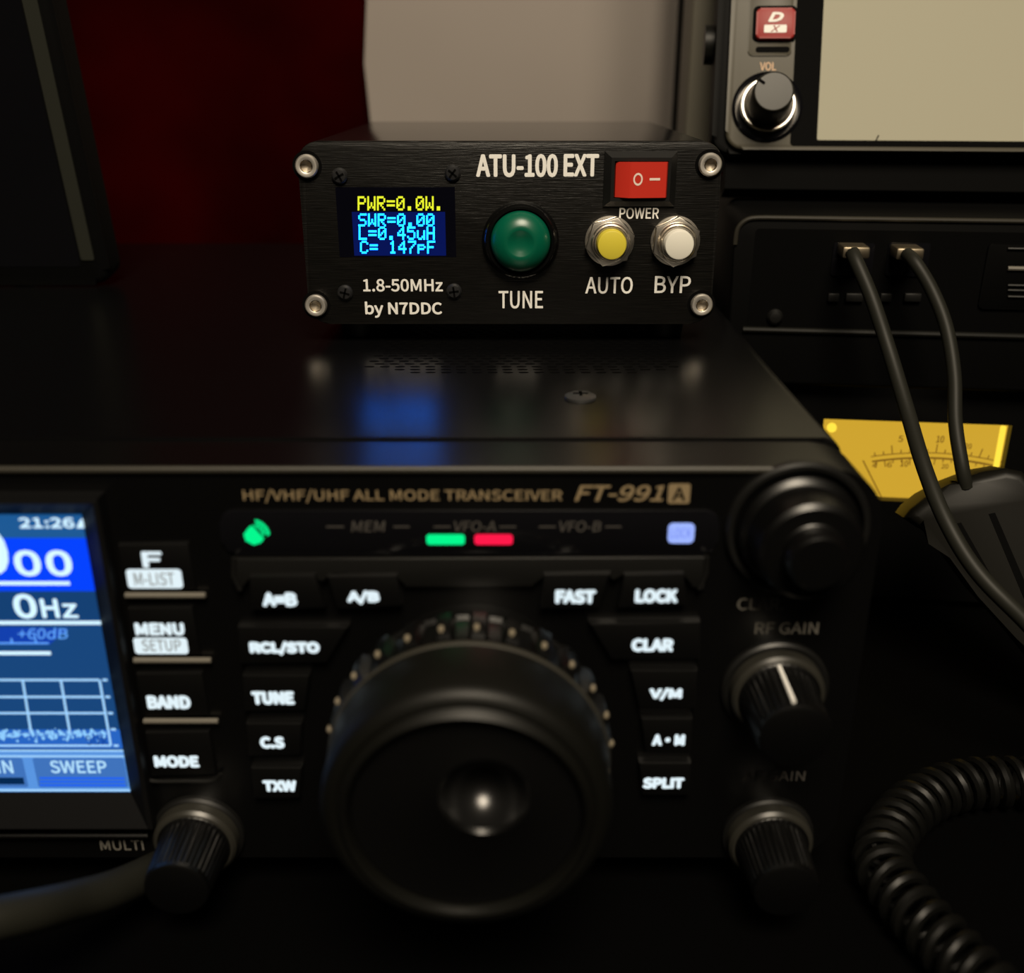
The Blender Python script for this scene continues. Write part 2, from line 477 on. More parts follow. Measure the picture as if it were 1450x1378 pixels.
# screen: recessed lit panel inside a chamfered frame
SY = YF - 0.3
FYY = YF - 3.4
xr_t = F(120, 728, SY); xr_b = F(181, 1122, SY)
sxr = (xr_t[0] + xr_b[0]) / 2; szt = xr_t[1]; szb = xr_b[1]; sxl = sxr - 70
def E(yy): return F(150, yy, SY)[1]          # heights on the screen
SCR = obj('screen', box(sxl, sxr, SY, YF + 0.5, szb, szt), glow('screen_blue', (0.008, 0.060, 0.20), 1.0), TR)
fx1, fz0, fz1 = F(213, 1172, FYY)[0] , F(150, 1174, FYY)[1], F(150, 714, FYY)[1]
bm = bmesh.new(); inner = [(sxl, szb), (sxr, szb), (sxr, szt), (sxl, szt)]
mid = rrect(sxl - 4, sxr + 3.6, fz0, fz1, 1.5, n=3)
mid = [(sxl - 4, fz0), (sxr + 3.4, fz0), (sxr + 3.4, fz1), (sxl - 4, fz1)]
out = [(sxl - 6, fz0 - 0.3), (sxr + 4.2, fz0 - 0.3), (sxr + 4.2, fz1 + 0.8), (sxl - 6, fz1 + 0.8)]
L = [[bm.verts.new((x, yv, z)) for x, z in pl] for pl, yv in ((inner, SY - 0.02), (mid, FYY), (out, FYY + 0.2), (out, YF + 0.5))]
for A, B in zip(L, L[1:]):
    for i in range(4): bm.faces.new((A[i], A[(i + 1) % 4], B[(i + 1) % 4], B[i]))
ve = [e for e in bm.edges if all(v.co.x > sxr - 0.1 for v in e.verts) and abs(e.verts[0].co.z - e.verts[1].co.z) > 0.01 and abs(e.verts[0].co.y - e.verts[1].co.y) > 0.6 and max(v.co.y for v in e.verts) < YF]
obj('screen_frame', bm, M['frame'], TR, smooth=False)
for nm, c, st, z0, z1, x0, x1, dy in (
    ('frequency_band', (0.0, 0.055, 1.0), 1.0, E(837), E(762), sxl, sxr, 0.02),
    ('status_band', (0.012, 0.10, 0.30), 1.0, E(762), E(729), sxl, sxr, 0.02),
    ('meter_band', (0.006, 0.05, 0.17), 1.0, E(877), E(838), sxl, sxr, 0.02),
    ('spectrum_band', (0.02, 0.13, 0.55), 1.0, E(1060), E(1033), sxl, sxr, 0.02),
    ('softkey_band', (0.10, 0.30, 0.75), 1.0, E(1121), E(1062), sxl, sxr, 0.02),
):
    bm = bmesh.new(); add_flat(bm, [(x0, z0), (x1, z0), (x1, z1), (x0, z1)], SY - dy); obj(nm, bm, glow('screen_' + nm, c, st), SCR)
y = SY - 0.06
wht = glow('screen_white', (0.62, 0.86, 1.0), 1.15)
lin = glow('screen_line', (0.36, 0.66, 1.0), 1.0)
bm = bmesh.new()
ptext(bm, WORLD, '21:26', (27, 733, 105, 748), y, bold=0.035)
add_flat(bm, ppoly(WORLD, [(108, 748), (113, 737), (117, 734), (121, 748)], y), y)
obj('clock_digits', bm, wht, SCR)
bm = bmesh.new()
ptext(bm, WORLD, '0', (-48, 746, 11, 815), y, bold=0.03)
ptext(bm, WORLD, '0', (20, 779, 58, 816), y, bold=0.035); ptext(bm, WORLD, '0', (65, 779, 102, 816), y, bold=0.035)
add_line(bm, F(-80, 826, y), F(99, 826, y), 0.7, y)
ptext(bm, WORLD, '0', (19, 841, 52, 876), y, bold=0.035); ptext(bm, WORLD, 'H', (58, 848, 83, 875), y, bold=0.03); ptext(bm, WORLD, 'z', (88, 855, 110, 875), y, bold=0.03)
add_line(bm, F(-80, 882, y), F(143, 882, y), 0.7, y)
add_line(bm, F(-80, 925, y), F(72, 925, y), 0.7, y)
obj('frequency_digits', bm, wht, SCR)
bm = bmesh.new(); add_flat(bm, [F(-80, 913, y + 0.02), F(70, 913, y + 0.02), F(97, 890, y + 0.02), F(20, 888, y + 0.02), F(-80, 888, y + 0.02)], y + 0.02)
obj('scale_band', bm, glow('screen_scale', (0.005, 0.05, 0.42), 1.0), SCR)
bm = bmesh.new()
ptext(bm, WORLD, '+60dB', (25, 889, 96, 905), y, bold=0.01, shear=0.2)
add_line(bm, F(-80, 911, y), F(69, 911, y), 0.35, y)
for tx in (17, 51): add_line(bm, F(tx, 911, y), F(tx - 1, 904, y), 0.35, y)
obj('scale_marks', bm, glow('screen_scale_marks', (0.12, 0.38, 1.0), 1.0), SCR)
bm = bmesh.new()
for yy, xe in ((963, 141), (987, 146), (1010, 151), (1056, 157)):
    add_line(bm, F(-80, yy, y), F(xe, yy, y), 0.45, y)
for xt, xb in ((-24, -10), (32, 44), (86, 99), (141, 157)):
    add_line(bm, F(xt, 963, y), F(xb, 1038 if xb < 150 else 1056, y), 0.42, y)
for yy, xx in ((963, 145), (987, 149), (1010, 153), (1033, 157), (1056, 161)):
    add_line(bm, F(xx, yy, y), F(xx + 7, yy, y), 0.5, y)
add_line(bm, F(-80, 1063, y), (sxr, E(1063)), 0.4, y); add_line(bm, F(-80, 1071, y), (sxr, E(1071)), 0.4, y); add_line(bm, F(-80, 1119, y), (sxr, E(1119)), 0.5, y)
obj('spectrum_grid', bm, lin, SCR)
bm = bmesh.new()
for i in range(150):
    px_ = random.uniform(-20, 150); py_ = 1040 + random.gauss(0, 3.6)
    a, b = F(px_, py_, y + 0.02); r_ = random.uniform(0.12, 0.4)
    add_flat(bm, [(a + r_, b), (a, b + r_ * 1.4), (a - r_, b), (a, b - r_ * 1.4)], y + 0.02 - i * 0.0001)
obj('spectrum_trace', bm, glow('screen_trace', (0.28, 0.62, 1.0), 1.0), SCR)
bm = bmesh.new(); ptext(bm, WORLD, '50k', (121, 1041, 152, 1055), y - 0.03, bold=0.0); obj('span_digits', bm, glow('screen_span', (0.0, 0.03, 0.25), 1.0), SCR)
bm = bmesh.new()
add_flat(bm, rrect(*pbox(WORLD, (-75, 1073, 36, 1115), y + 0.02), 0.5), y + 0.02); add_flat(bm, rrect(F(50, 1094, y)[0], sxr - 0.15, E(1115), E(1073), 0.5), y + 0.02)
obj('softkey_face', bm, glow('screen_softkey', (0.05, 0.17, 0.50), 1.0), SCR)
bm = bmesh.new()
for yy in (1102, 1107, 1112): add_line(bm, F(56, yy, y), (sxr - 0.6, E(yy)), 0.42, y)
obj('softkey_stripes', bm, glow('screen_stripes', (0.01, 0.12, 0.95), 1.0), SCR)
bm = bmesh.new(); add_line(bm, F(-75, 1106, y), F(34, 1106, y), 1.5, y); obj('softkey_shade', bm, glow('screen_softkey_shade', (0.0, 0.02, 0.08), 1.0), SCR)
bm = bmesh.new(); ptext(bm, WORLD, 'SWEEP', (71, 1077, 151, 1095), y, bold=0.02); ptext(bm, WORLD, 'IN', (-4, 1077, 18, 1095), y, bold=0.02)
obj('softkey_lettering', bm, glow('screen_softkey_text', (0.45, 0.75, 1.0), 1.0), SCR)
# lip under the screen frame
obj('screen_lip', tube([(sxl - 6, YF - 1.0, F(100, 1178, YF)[1]), (F(213, 1178, YF)[0], YF - 1.0, F(213, 1178, YF)[1])], 0.6, 10), M['plastic'], TR)
bm = bmesh.new(); ptext(bm, WORLD, 'MULTI', (142, 1190, 203, 1204), YF - 0.05, bold=0.005); obj('knob_lettering', bm, M['dimprint'], TR)
bm = bmesh.new(); ptext(bm, WORLD, 'CLAR.', (1044, 847, 1110, 864), YF - 0.05, bold=0.015); obj('knob_lettering', bm, M['dimprint'], TR)
bm = bmesh.new(); ptext(bm, WORLD, 'RF GAIN', (1069, 881, 1159, 898), YF - 0.05, bold=0.015); obj('knob_lettering', bm, M['dimprint'], TR)
bm = bmesh.new(); ptext(bm, WORLD, 'AF GAIN', (1052, 1092, 1140, 1106), YF - 0.05, bold=0.01); obj('knob_lettering', bm, M['faint'], TR)

# big tuning dial
DX, DZ = -6.6, 44.6
K = 1.096
def dl(rows, y0=115.0, x0=105.0): return [(r[0] * K, y0 + (r[1] - x0) * K) + tuple(q * K for q in r[2:]) for r in rows]
dial = obj('tuning_dial', lathe(dl([(18.6, 119), (18.9, 117.2), (19.4, 116.9), (19.6, 116.2), (19.45, 112), (19.3, 107.5), (18.8, 106.5), (18.1, 105.9), (17.3, 105.7), (16.9, 105.9), (16.5, 105.3), (16.0, 104.8), (15.6, 105.0), (15.25, 106.4),
                                 (15.25, 113), (0, 113)]), DX, DZ, 128), M['rubber'], TR)
ddx, ddz = 2.4, 3.2
bm = bmesh.new(); n = 96; rings = []
for cx_, cz_, r, yy in ((0, 0, 15.3, 106.6), (0, 0, 14.9, 106.1), (ddx, ddz, 6.9, 106.1), (ddx, ddz, 6.3, 105.7), (ddx, ddz, 5.9, 105.7), (ddx, ddz, 5.5, 106.3)):
    rings.append([bm.verts.new((DX + (cx_ + r * math.cos(2 * math.pi * k / n)) * K, 115 + (yy - 105) * K, DZ + (cz_ + r * math.sin(2 * math.pi * k / n)) * K)) for k in range(n)])
for A, B in zip(rings, rings[1:]):
    for k in range(n): bm.faces.new((A[k], A[(k + 1) % n], B[(k + 1) % n], B[k]))
obj('dial_face', bm, M['dialgloss'], dial)
dx_, dz_ = DX + ddx * K, DZ + ddz * K
obj('finger_dimple', lathe(dl([(5.6, 106.1), (5.3, 107.6), (4.7, 109.0), (3.7, 110.3), (2.4, 111.2), (1.2, 111.6), (0, 111.7)]), dx_, dz_, 64), M['dimple'], dial)
obj('dial_rim_glint', lathe(dl([(19.3, 117.4), (19.75, 117.2), (19.85, 116.9), (19.75, 116.6), (19.4, 116.4)]), DX, DZ, 128), M['edge_glint'], dial)  # thin grey ring added for the highlight on the dial's back edge
skirt = obj('dial_skirt', lathe(dl([(15.5, 136), (15.5, 124.6), (19.6, 124.4), (20.3, 124.0, 1.3), (20.3, 120.0, 1.3), (19.4, 118.6, 0.8), (18.0, 118.6)]), DX, DZ, 208, teeth=26), M['plastic'], TR)
for i in range(26):
    a = 2 * math.pi * (i + 0.25) / 26
    px_, pz_ = DX + 20.2 * K * math.cos(a), DZ + 20.2 * K * math.sin(a)
    bm = lathe([(0, 132.0), (0.45, 131.8), (0.5, 131.2), (0.3, 130.8), (0, 130.7)], px_, pz_, 10)
    obj('skirt_glint', bm, M['glint'], skirt)  # tan beads stand in for light glinting on the skirt's tooth edges


def knob(cx, cz, rb, rk, y_end, name='knob', pointer=None, mcap='plastic'):
    k = obj(name, lathe([(rk, YF + 0.5), (rk, YF - 3.6), (rk * 0.96, YF - 4.0), (rk * 0.90, YF - 4.2, 0.22), (rk * 0.84, y_end + 1.2, 0.22), (rk * 0.82, y_end + 1.0), (rk * 0.80, y_end + 0.3), (rk * 0.72, y_end), (0, y_end)], cx, cz, 144, teeth=36), M['plastic'], TR)
    obj('knob_collar', lathe([(rb, YF + 0.5), (rb, YF - 0.9), (rb - 0.5, YF - 1.3), (rb - 1.2, YF - 1.2), (rb - 1.6, YF - 0.3), (rk, YF - 0.3)], cx, cz, 72), M['plastic2'], k)
    obj('knob_skirt', lathe([(rk + 0.9, YF + 0.5), (rk + 0.7, YF - 3.2), (rk + 0.2, YF - 3.8), (rk * 0.9, YF - 4.0)], cx, cz, 72), M['skirtgrey'], k)
    if pointer is not None:
        ca, sa = math.cos(pointer), math.sin(pointer)
        bm = tube([(cx + rk * 0.93 * ca, YF - 4.2, cz + rk * 0.93 * sa), (cx + rk * 0.86 * ca, y_end + 0.8, cz + rk * 0.86 * sa)], 0.38, 8)
        obj('pointer', bm, M['ink'], k)
    return k


kx, kz = F(283, 1178, YF); knob(kx, kz, 8.3, 6.8, YF - 14.5, 'multi_knob')
kx, kz = F(1096, 972, YF); knob(kx, kz, 9.2, 7.2, YF - 14.5, 'gain_knob', pointer=math.radians(97))
kx, kz = F(1086, 1180, YF); knob(kx, kz, 8.3, 6.9, YF - 14.5, 'gain_knob')
# large smooth outer knob at the upper right corner
kx, kz = F(1128, 748, YF)
ck = obj('clarifier_knob', lathe([(9.6, YF + 0.5), (9.6, YF - 2.0), (8.9, YF - 2.8), (8.5, YF - 3.0), (8.1, YF - 8.8), (7.4, YF - 9.5), (5.0, YF - 9.6), (4.8, YF - 9.8), (4.6, YF - 12.4), (4.1, YF - 13.1), (0, YF - 13.2)], kx, kz, 96), M['plastic'], TR)
obj('knob_collar', lathe([(11.6, YF + 0.5), (11.6, YF - 0.8), (11.2, YF - 1.3), (10.5, YF - 1.2), (10.2, YF)], kx, kz, 72), M['plastic2'], ck)

# ================================================================== antenna tuner
AY = 226.0
af = Frame((0, AY, ZT))
AZ = ZT + 4.6
AT = thing('antenna_tuner', 'small black box with tiny lit display and coloured buttons on top of the transceiver', 'antenna tuner', af)
ax0, ax1, az0, az1 = -45.8, 44.9, AZ, 129.9
for fx in (-36, 36):
    for fy in (AY + 10, AY + 98):
        bm = lathe([(0, 0), (4.2, 0), (4.6, 5.4), (0, 5.4)], 0, 0, 24); bmesh.ops.rotate(bm, verts=bm.verts, cent=(0, 0, 0), matrix=Matrix.Rotation(math.radians(90), 3, 'X')); bmesh.ops.translate(bm, verts=bm.verts, vec=(fx, fy, ZT)); obj('foot', bm, M['rubber'], AT)
obj('case', prism(rrect(ax0 + 0.8, ax1 - 0.8, az0 + 0.6, az1 - 0.5, 2.0), AY + 2.0, AY + 108, bev=0.2), M['body'], AT)
pan = obj('front_panel', prism(rrect(ax0, ax1, az0, az1, 4.5, n=8), AY, AY + 2.0, bev=0.3), M['panel'], AT)
obj('rear_panel', prism(rrect(ax0 + 1, ax1 - 1, az0 + 0.8, az1 - 0.8, 2.5, n=8), AY + 108, AY + 110), M['body'], AT)
for i, (px_, py_) in enumerate(((435, 235), (1005, 233), (448, 432), (993, 431))):
    x, z = F(px_, py_, AY)
    s = obj('hex_screw', lathe([(0, AY + 0.4), (2.45, AY + 0.4), (2.45, AY - 0.9), (2.2, AY - 1.25), (1.55, AY - 1.3), (1.35, AY - 1.2)], x, z, 32), M['steel'], AT)
    obj('hex_socket', lathe([(1.38, AY - 1.22), (1.30, AY - 0.3), (0.5, AY - 0.05), (0, AY)], x, z, 6, phase=0.4 + i * 0.5), M['steel_dark'], s)
    obj('screw_recess', lathe([(2.5, AY - 0.03), (3.15, AY - 0.03)], x, z, 40), M['recess'], pan)
for i, (px_, py_) in enumerate(((481, 249), (641, 245), (489, 414), (643, 412))):
    x, z = F(px_, py_, AY)
    s = obj('display_screw', lathe([(1.75, AY + 0.3), (1.7, AY - 0.5), (1.3, AY - 0.95), (0, AY - 1.1)], x, z, 24), M['screwblack'], AT)
    bm = bmesh.new()
    for k in (0, 1):
        a = 0.5 + i * 0.4 + k * math.pi / 2
        add_line(bm, (x - 1.1 * math.cos(a), z - 1.1 * math.sin(a)), (x + 1.1 * math.cos(a), z + 1.1 * math.sin(a)), 0.42, AY - 1.12)
    obj('cross_slot', bm, M['recess'], s)
# display
x0, x1, z0, z1 = pbox(WORLD, (478, 265, 645, 364), AY)
DP = obj('display', prism([(x0, z0), (x1, z0), (x1, z1), (x0, z1)], AY - 0.05, AY + 1.0), mat('display_glass', (0.001, 0.001, 0.004), 0.25), AT)
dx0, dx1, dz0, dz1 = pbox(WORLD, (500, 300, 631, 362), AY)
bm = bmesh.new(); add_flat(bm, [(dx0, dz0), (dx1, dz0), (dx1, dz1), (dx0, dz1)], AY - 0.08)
obj('blue_halo', bm, glow('display_blue_halo', (0.0, 0.005, 0.085), 1.0), DP)  # flat faint glow standing in for the bloom round the lit text
GL = {'P': '11110 10001 10001 11110 10000 10000 10000', 'W': '10001 10001 10001 10101 10101 11011 10001', 'R': '11110 10001 10001 11110 10100 10010 10001',
      '=': '00000 00000 11111 00000 11111 00000 00000', '0': '01110 10001 10011 10101 11001 10001 01110', '.': '00000 00000 00000 00000 00000 01100 01100',
      'S': '01111 10000 10000 01110 00001 00001 11110', 'L': '10000 10000 10000 10000 10000 10000 11111', '4': '00010 00110 01010 10010 11111 00010 00010',
      '5': '11111 10000 11110 00001 00001 10001 01110', 'u': '00000 00000 10001 10001 10001 10011 01101', 'H': '10001 10001 10001 11111 10001 10001 10001',
      'C': '01110 10001 10000 10000 10000 10001 01110', '1': '00100 01100 00100 00100 00100 00100 01110', '7': '11111 00001 00010 00100 01000 01000 01000',
      'p': '00000 00000 11110 10001 11110 10000 10000', 'F': '11111 10000 10000 11110 10000 10000 10000', ' ': '00000 ' * 7}
yel = glow('display_yellow', (0.74, 0.80, 0.025), 1.15); cya = glow('display_cyan', (0.002, 0.095, 0.55), 16.0)
for nm, m, rows in (('yellow_line', yel, (('PWR=0.0W.', 506.5, 278, 298),)),
                    ('cyan_lines', cya, (('SWR=0.00', 507.5, 302.5, 320.5), ('L=0.45uH', 508, 321, 339.5), ('C= 147pF', 510, 341, 359)))):
    bm = bmesh.new()
    for s, xs, yt, yb in rows:
        pitch = 13.72 if s[0] != 'C' else 13.55
        for i, ch in enumerate(s):
            for r, row in enumerate(GL[ch].split()):
                for c, v in enumerate(row):
                    if v == '1':
                        cw = pitch / 6; rh = (yb - yt) / 7
                        xa = xs + i * pitch + c * cw; ya = yt + r * rh
                        add_flat(bm, ppoly(WORLD, [(xa - .12, ya - .12), (xa + cw + .12, ya - .12), (xa + cw + .12, ya + rh + .12), (xa - .12, ya + rh + .12)], AY - 0.12), AY - 0.12)
    obj(nm, bm, m, DP, smooth=False)
# printing
bm = bmesh.new()
for s, bx, b in (('ATU-100', (674, 218, 790, 251), 0.032), ('EXT', (798, 218, 848, 250), 0.032), ('POWER', (877, 294, 933, 310), 0.015), ('AUTO', (829, 392, 896, 416), 0.012),
                 ('BYP', (927, 391, 978, 415), 0.012), ('TUNE', (706, 412, 769, 437), 0.012), ('1.8-50MHz', (514, 395, 627, 413), 0.022), ('by N7DDC', (517, 427, 626, 450), 0.022)):
    ptext(bm, WORLD, s, bx, AY - 0.04, bold=b)
obj('panel_lettering', bm, M['ink'], pan)
# tune button
x, z = F(737, 340, AY)
tb = obj('button_ring', lathe([(8.4, AY + 0.2), (8.4, AY - 0.8), (8.0, AY - 1.8), (7.4, AY - 2.3), (6.9, AY - 2.2), (6.6, AY - 1.4), (6.55, AY + 0.2)], x, z, 72), mat('ring_black', (0.003, 0.003, 0.003), 0.16), AT)
obj('tune_button', lathe([(6.5, AY + 0.2), (6.5, AY - 2.2), (6.35, AY - 3.0), (5.8, AY - 3.9), (4.8, AY - 4.7), (3.8, AY - 5.2), (3.1, AY - 5.4), (2.7, AY - 5.3), (1.8, AY - 4.9), (0.9, AY - 4.7), (0, AY - 4.65)], x, z, 72), M['dome'], tb)['label'] = 'green domed push button with shallow dimple'
# power rocker
x0, x1, z0, z1 = pbox(WORLD, (855, 214, 957, 292), AY); yr = AY - 1.8
bm = bmesh.new(); ix0, ix1, iz0, iz1 = x0 + 2.1, x1 - 2.0, z0 + 1.9, z1 - 1.9
loops = [[(x0, z0), (x1, z0), (x1, z1), (x0, z1)], [(x0 + 1.4, z0 + 1.2), (x1 - 1.4, z0 + 1.2), (x1 - 1.4, z1 - 1.2), (x0 + 1.4, z1 - 1.2)], [(ix0, iz0), (ix1, iz0), (ix1, iz1), (ix0, iz1)]]
L = [[bm.verts.new((a, yv, b)) for a, b in pl] for pl, yv in ((loops[0], AY + 0.2), (loops[0], AY - 0.5), (loops[1], yr), (loops[2], yr), (loops[2], AY + 0.1))]
for A, B in zip(L, L[1:]):
    for i in range(4): bm.faces.new((A[i], A[(i + 1) % 4], B[(i + 1) % 4], B[i]))
rk = obj('rocker_frame', bm, M['plastic2'], AT, smooth=False)
rx = F(893, 254, AY - 3)[0]; bm = bmesh.new()
prof = [(ix0 + 0.1, AY - 0.6), (ix0 + 0.3, AY - 1.3), (rx - 0.3, AY - 3.2), (rx + 0.3, AY - 3.25), (ix1 - 0.4, AY - 2.5), (ix1 - 0.1, AY - 2.0), (ix1 - 0.1, AY + 0.2), (ix0 + 0.1, AY + 0.2)]
va = [bm.verts.new((a, b, iz0 + 0.15)) for a, b in prof]; vb = [bm.verts.new((a, b, iz1 - 0.15)) for a, b in prof]
bm.faces.new(va); bm.faces.new(vb[::-1])
for i in range(len(prof)): bm.faces.new((va[i], vb[i], vb[(i + 1) % len(prof)], va[(i + 1) % len(prof)]))
rkr = obj('rocker', bm, M['rocker'], rk)
rkr['label'] = 'red rocker with circle and dash'
def on_rocker(xx): return AY - 3.25 + (xx - rx - 0.3) / (ix1 - 0.4 - rx - 0.3) * 0.75 - 0.05
bm = bmesh.new(); cx_, cz_ = F(903.5, 254, AY - 3.2)
n = 28
ro = [[bm.verts.new((cx_ + r * 0.78 * math.cos(2 * math.pi * k / n), on_rocker(cx_ + r * 0.78 * math.cos(2 * math.pi * k / n)), cz_ + r * math.sin(2 * math.pi * k / n))) for k in range(n)] for r in (1.30, 0.88)]
for k in range(n): bm.faces.new((ro[0][k], ro[0][(k + 1) % n], ro[1][(k + 1) % n], ro[1][k]))
xa, xb, zz = F(920, 254, AY - 3)[0], F(935, 254, AY - 3)[0], F(927, 254, AY - 3)[1]
bm.faces.new([bm.verts.new(v) for v in ((xa, on_rocker(xa), zz - 0.25), (xb, on_rocker(xb), zz - 0.25), (xb, on_rocker(xb), zz + 0.25), (xa, on_rocker(xa), zz + 0.25))])
obj('rocker_marks', bm, M['rockink'], rkr)
# two small push buttons with hexagon nuts
for nm, px_, py_, m, ph in (('auto_button', 863, 341, 'yellow', 0.25), ('bypass_button', 956, 341, 'white', 0.45)):
    x, z = F(px_, py_, AY)
    hexr = [(x + 5.5 * math.cos(ph + k * math.pi / 3), z + 5.5 * math.sin(ph + k * math.pi / 3)) for k in range(6)]
    bm = prism(hexr, AY - 2.3, AY, bev=0.35, seg=2)
    add_lathe(bm, [(5.4, AY), (5.4, AY - 0.4), (4.9, AY - 0.5)], x, z, 40)
    nut = obj('hex_nut', bm, M['chrome'], AT, sharp=25)
    obj('threaded_bush', lathe([(4.3, AY - 2.2), (4.3, AY - 2.9), (4.0, AY - 3.3), (3.75, AY - 3.2), (3.75, AY - 3.9), (3.55, AY - 4.2), (3.3, AY - 4.2), (3.3, AY - 2.0)], x, z, 40), M['chrome'], nut)
    obj(nm, lathe([(3.2, AY - 2.0), (3.2, AY - 5.9), (3.0, AY - 6.3), (2.75, AY - 6.4), (0, AY - 6.4)], x, z, 40), M[m], nut)['label'] = ('yellow' if m == 'yellow' else 'white') + ' round push button'

# ================================================================== behind: pale sheet, dark rail, grey post, dark monitor
x0a, z0a = F(519, 0, 470); x0b, _ = F(525, 175, 470); x1a, _ = F(966, 0, 470)
bm = bmesh.new()
left = [(x0a - 6, 330), (x0a, z0a), (x0b - 1.5, F(525, 90, 470)[1]), (x0b, F(525, 175, 470)[1]), (x0b + 1, 60), (x0b, 0)]
poly = left + [(x1a + 10, 0), (x1a + 10, 330)]
bm = prism(poly, 470, 472.5, bev=0.5)
tag(obj('paper_sheet', bm, M['sheet']), 'plain pale sheet standing against the red wall behind the antenna tuner', 'sheet')
xa, _ = F(972, 60, 440); 
tag(obj('black_rail', box(xa - 2.6, xa + 2.6, 432, 452, 0, 330, bev=0.6), M['recess']), 'narrow black upright rail at the right edge of the pale sheet', 'rail')
xa, _ = F(993, 60, 372)
tag(obj('grey_post', box(xa - 5.2, xa + 5.2, 362, 382, 0, 330, bev=1.2), M['post']), 'grey upright post between the black rail and the display unit', 'post')

o = P(160, 404, 57 / math.tan(math.radians(11.0)))
mf = Frame((o.x, o.y, ZT), yaw=0, lean=9)
MO = thing('monitor', 'dark switched-off monitor leaning forward on the left end of the transceiver', 'monitor', mf, 'local')
obj('back_shell', prism(rrect(-60, 0, 0.4, 130, 5, n=8), 0.0, 9, bev=2.4, seg=3), M['matt'], MO)
obj('screen', prism(rrect(-58, -8.0, 6, 126, 1.0), -0.15, 0.5), M['gloss'], MO)
obj('edge_sheen', prism(rrect(-7.4, -3.6, 8, 126, 0.6), -0.4, 0.6), mat('monitor_sheen', (0.022, 0.023, 0.018), 0.45, spec=0.2), MO)  # reflection along the monitor's side, painted as a lighter strip
bm = bmesh.new(); add_tube(bm, [(-40, 7, 45), (-40, 26, 8), (-40, 30, -3.6)], 3.0, 10); obj('stand', bm, M['plastic'], MO)

# ================================================================== right stack: meter unit, interface box, display unit
YAW = 6.5
mfW = Frame((0, 0, 0), yaw=YAW)
def anchor(px_, py_, Y): return P(px_, py_, Y)
# meter unit
o = anchor(1300, 660, 258); wf = Frame((o.x, o.y, 0), yaw=-YAW)
WM = thing('power_meter', 'black meter unit with a glowing amber dial, at the bottom of the right stack', 'meter', wf, 'local')
bx0, bx1 = -62, 95
wtop = wf.px(1300, 546, 0)[1]
wz0, wz1 = wf.px(1320, 712, 0)[1], wf.px(1300, 598, 0)[1]
wx0, wx1 = wf.px(1166, 600, 0)[0], wf.px(1426, 640, 0)[0]
bm = bmesh.new()
add_box(bm, bx0, bx1, 3, 120, 3, wtop, bev=1.2)
obj('housing', bm, M['plastic'], WM)
# front frame with a window
bm = bmesh.new()
lo = [[(bx0, 3), (bx1, 3), (bx1, wtop), (bx0, wtop)], [(wx0, wz0), (wx1, wz0), (wx1, wz1), (wx0, wz1)]]
L = [[bm.verts.new((a, yv, b)) for a, b in pl] for pl, yv in ((lo[0], 3.2), (lo[0], 0), (lo[1], 0), (lo[1], 2.9))]
for A, B in zip(L, L[1:]):
    for i in range(4): bm.faces.new((A[i], A[(i + 1) % 4], B[(i + 1) % 4], B[i]))
obj('front_frame', bm, M['plastic'], WM, smooth=False)
bm = bmesh.new(); add_tube(bm, [(bx0, -0.2, wtop - 0.3), (bx1, -0.2, wtop - 0.3)], 0.5, 8); obj('top_ridge', bm, M['plastic2'], WM)
MY = 2.7
face = obj('meter_face', prism([(wx0, wz0), (wx1, wz0), (wx1, wz1), (wx0, wz1)], MY, MY + 0.3), glow('meter_amber', (0.62, 0.37, 0.030), 1.0), WM)
inkm = mat('meter_ink', (0.02, 0.012, 0.002), 0.6, emit=(0.16, 0.075, 0.004), strength=1.0)
acx, acz = wf.px(1285, 880, MY); bm = bmesh.new()
R0 = wf.px(1285, 640, MY)[1] - acz
for R_, wd in ((R0, 0.28), (R0 - 1.5, 0.55)):
    pts = [(acx + R_ * math.sin(math.radians(a)) * 1.25, acz + R_ * math.cos(math.radians(a))) for a in range(-15, 18)]
    for a, b in zip(pts, pts[1:]): add_line(bm, a, b, wd, MY - 0.05)
for k, a in enumerate([-14 + 2.0 * i for i in range(16)]):
    s_, c_ = math.sin(math.radians(a)) * 1.25, math.cos(math.radians(a)); h = 2.6 if k % 5 == 2 else 1.1
    add_line(bm, (acx + s_ * R0, acz + c_ * R0), (acx + s_ * (R0 + h), acz + c_ * (R0 + h)), 0.3, MY - 0.05)
    h = 1.8 if k % 3 == 1 else 0.9
    add_line(bm, (acx + s_ * (R0 - 1.7), acz + c_ * (R0 - 1.7)), (acx + s_ * (R0 - 1.7 - h), acz + c_ * (R0 - 1.7 - h)), 0.3, MY - 0.05)
for s_, bx in (('5', (1272, 617, 1279, 626)), ('10', (1326, 617, 1337, 627)), ('4', (1235, 655, 1242, 663)), ('6', (1256, 654, 1263, 662)), ('10', (1275, 652, 1286, 661)), ('20', (1333, 657, 1343, 664)), ('20', (1366, 628, 1376, 636))):
    ptext(bm, wf, s_, bx, MY - 0.05, bold=0.02)
obj('meter_scale', bm, inkm, face)
bm = bmesh.new(); add_line(bm, wf.px(1222, 652, MY - 0.3), wf.px(1252, 712, MY - 0.3), 0.35, MY - 0.3); obj('needle', bm, inkm, face)
bm = lathe([(3.4, MY - 0.3), (3.4, MY - 0.5), (0, MY - 0.6)], *wf.px(1272, 722, MY), 24); obj('needle_pivot', bm, mat('pivot_brown', (0.03, 0.015, 0.004), 0.5), face)
hot = glow('meter_lamp', (1.0, 0.72, 0.06), 1.15)
xa, za = wf.px(1176, 605, MY)
obj('lamp', lathe([(1.3, MY), (1.2, MY - 0.9), (0.6, MY - 1.4), (0, MY - 1.5)], xa + 0.3, za, 20), hot, WM)
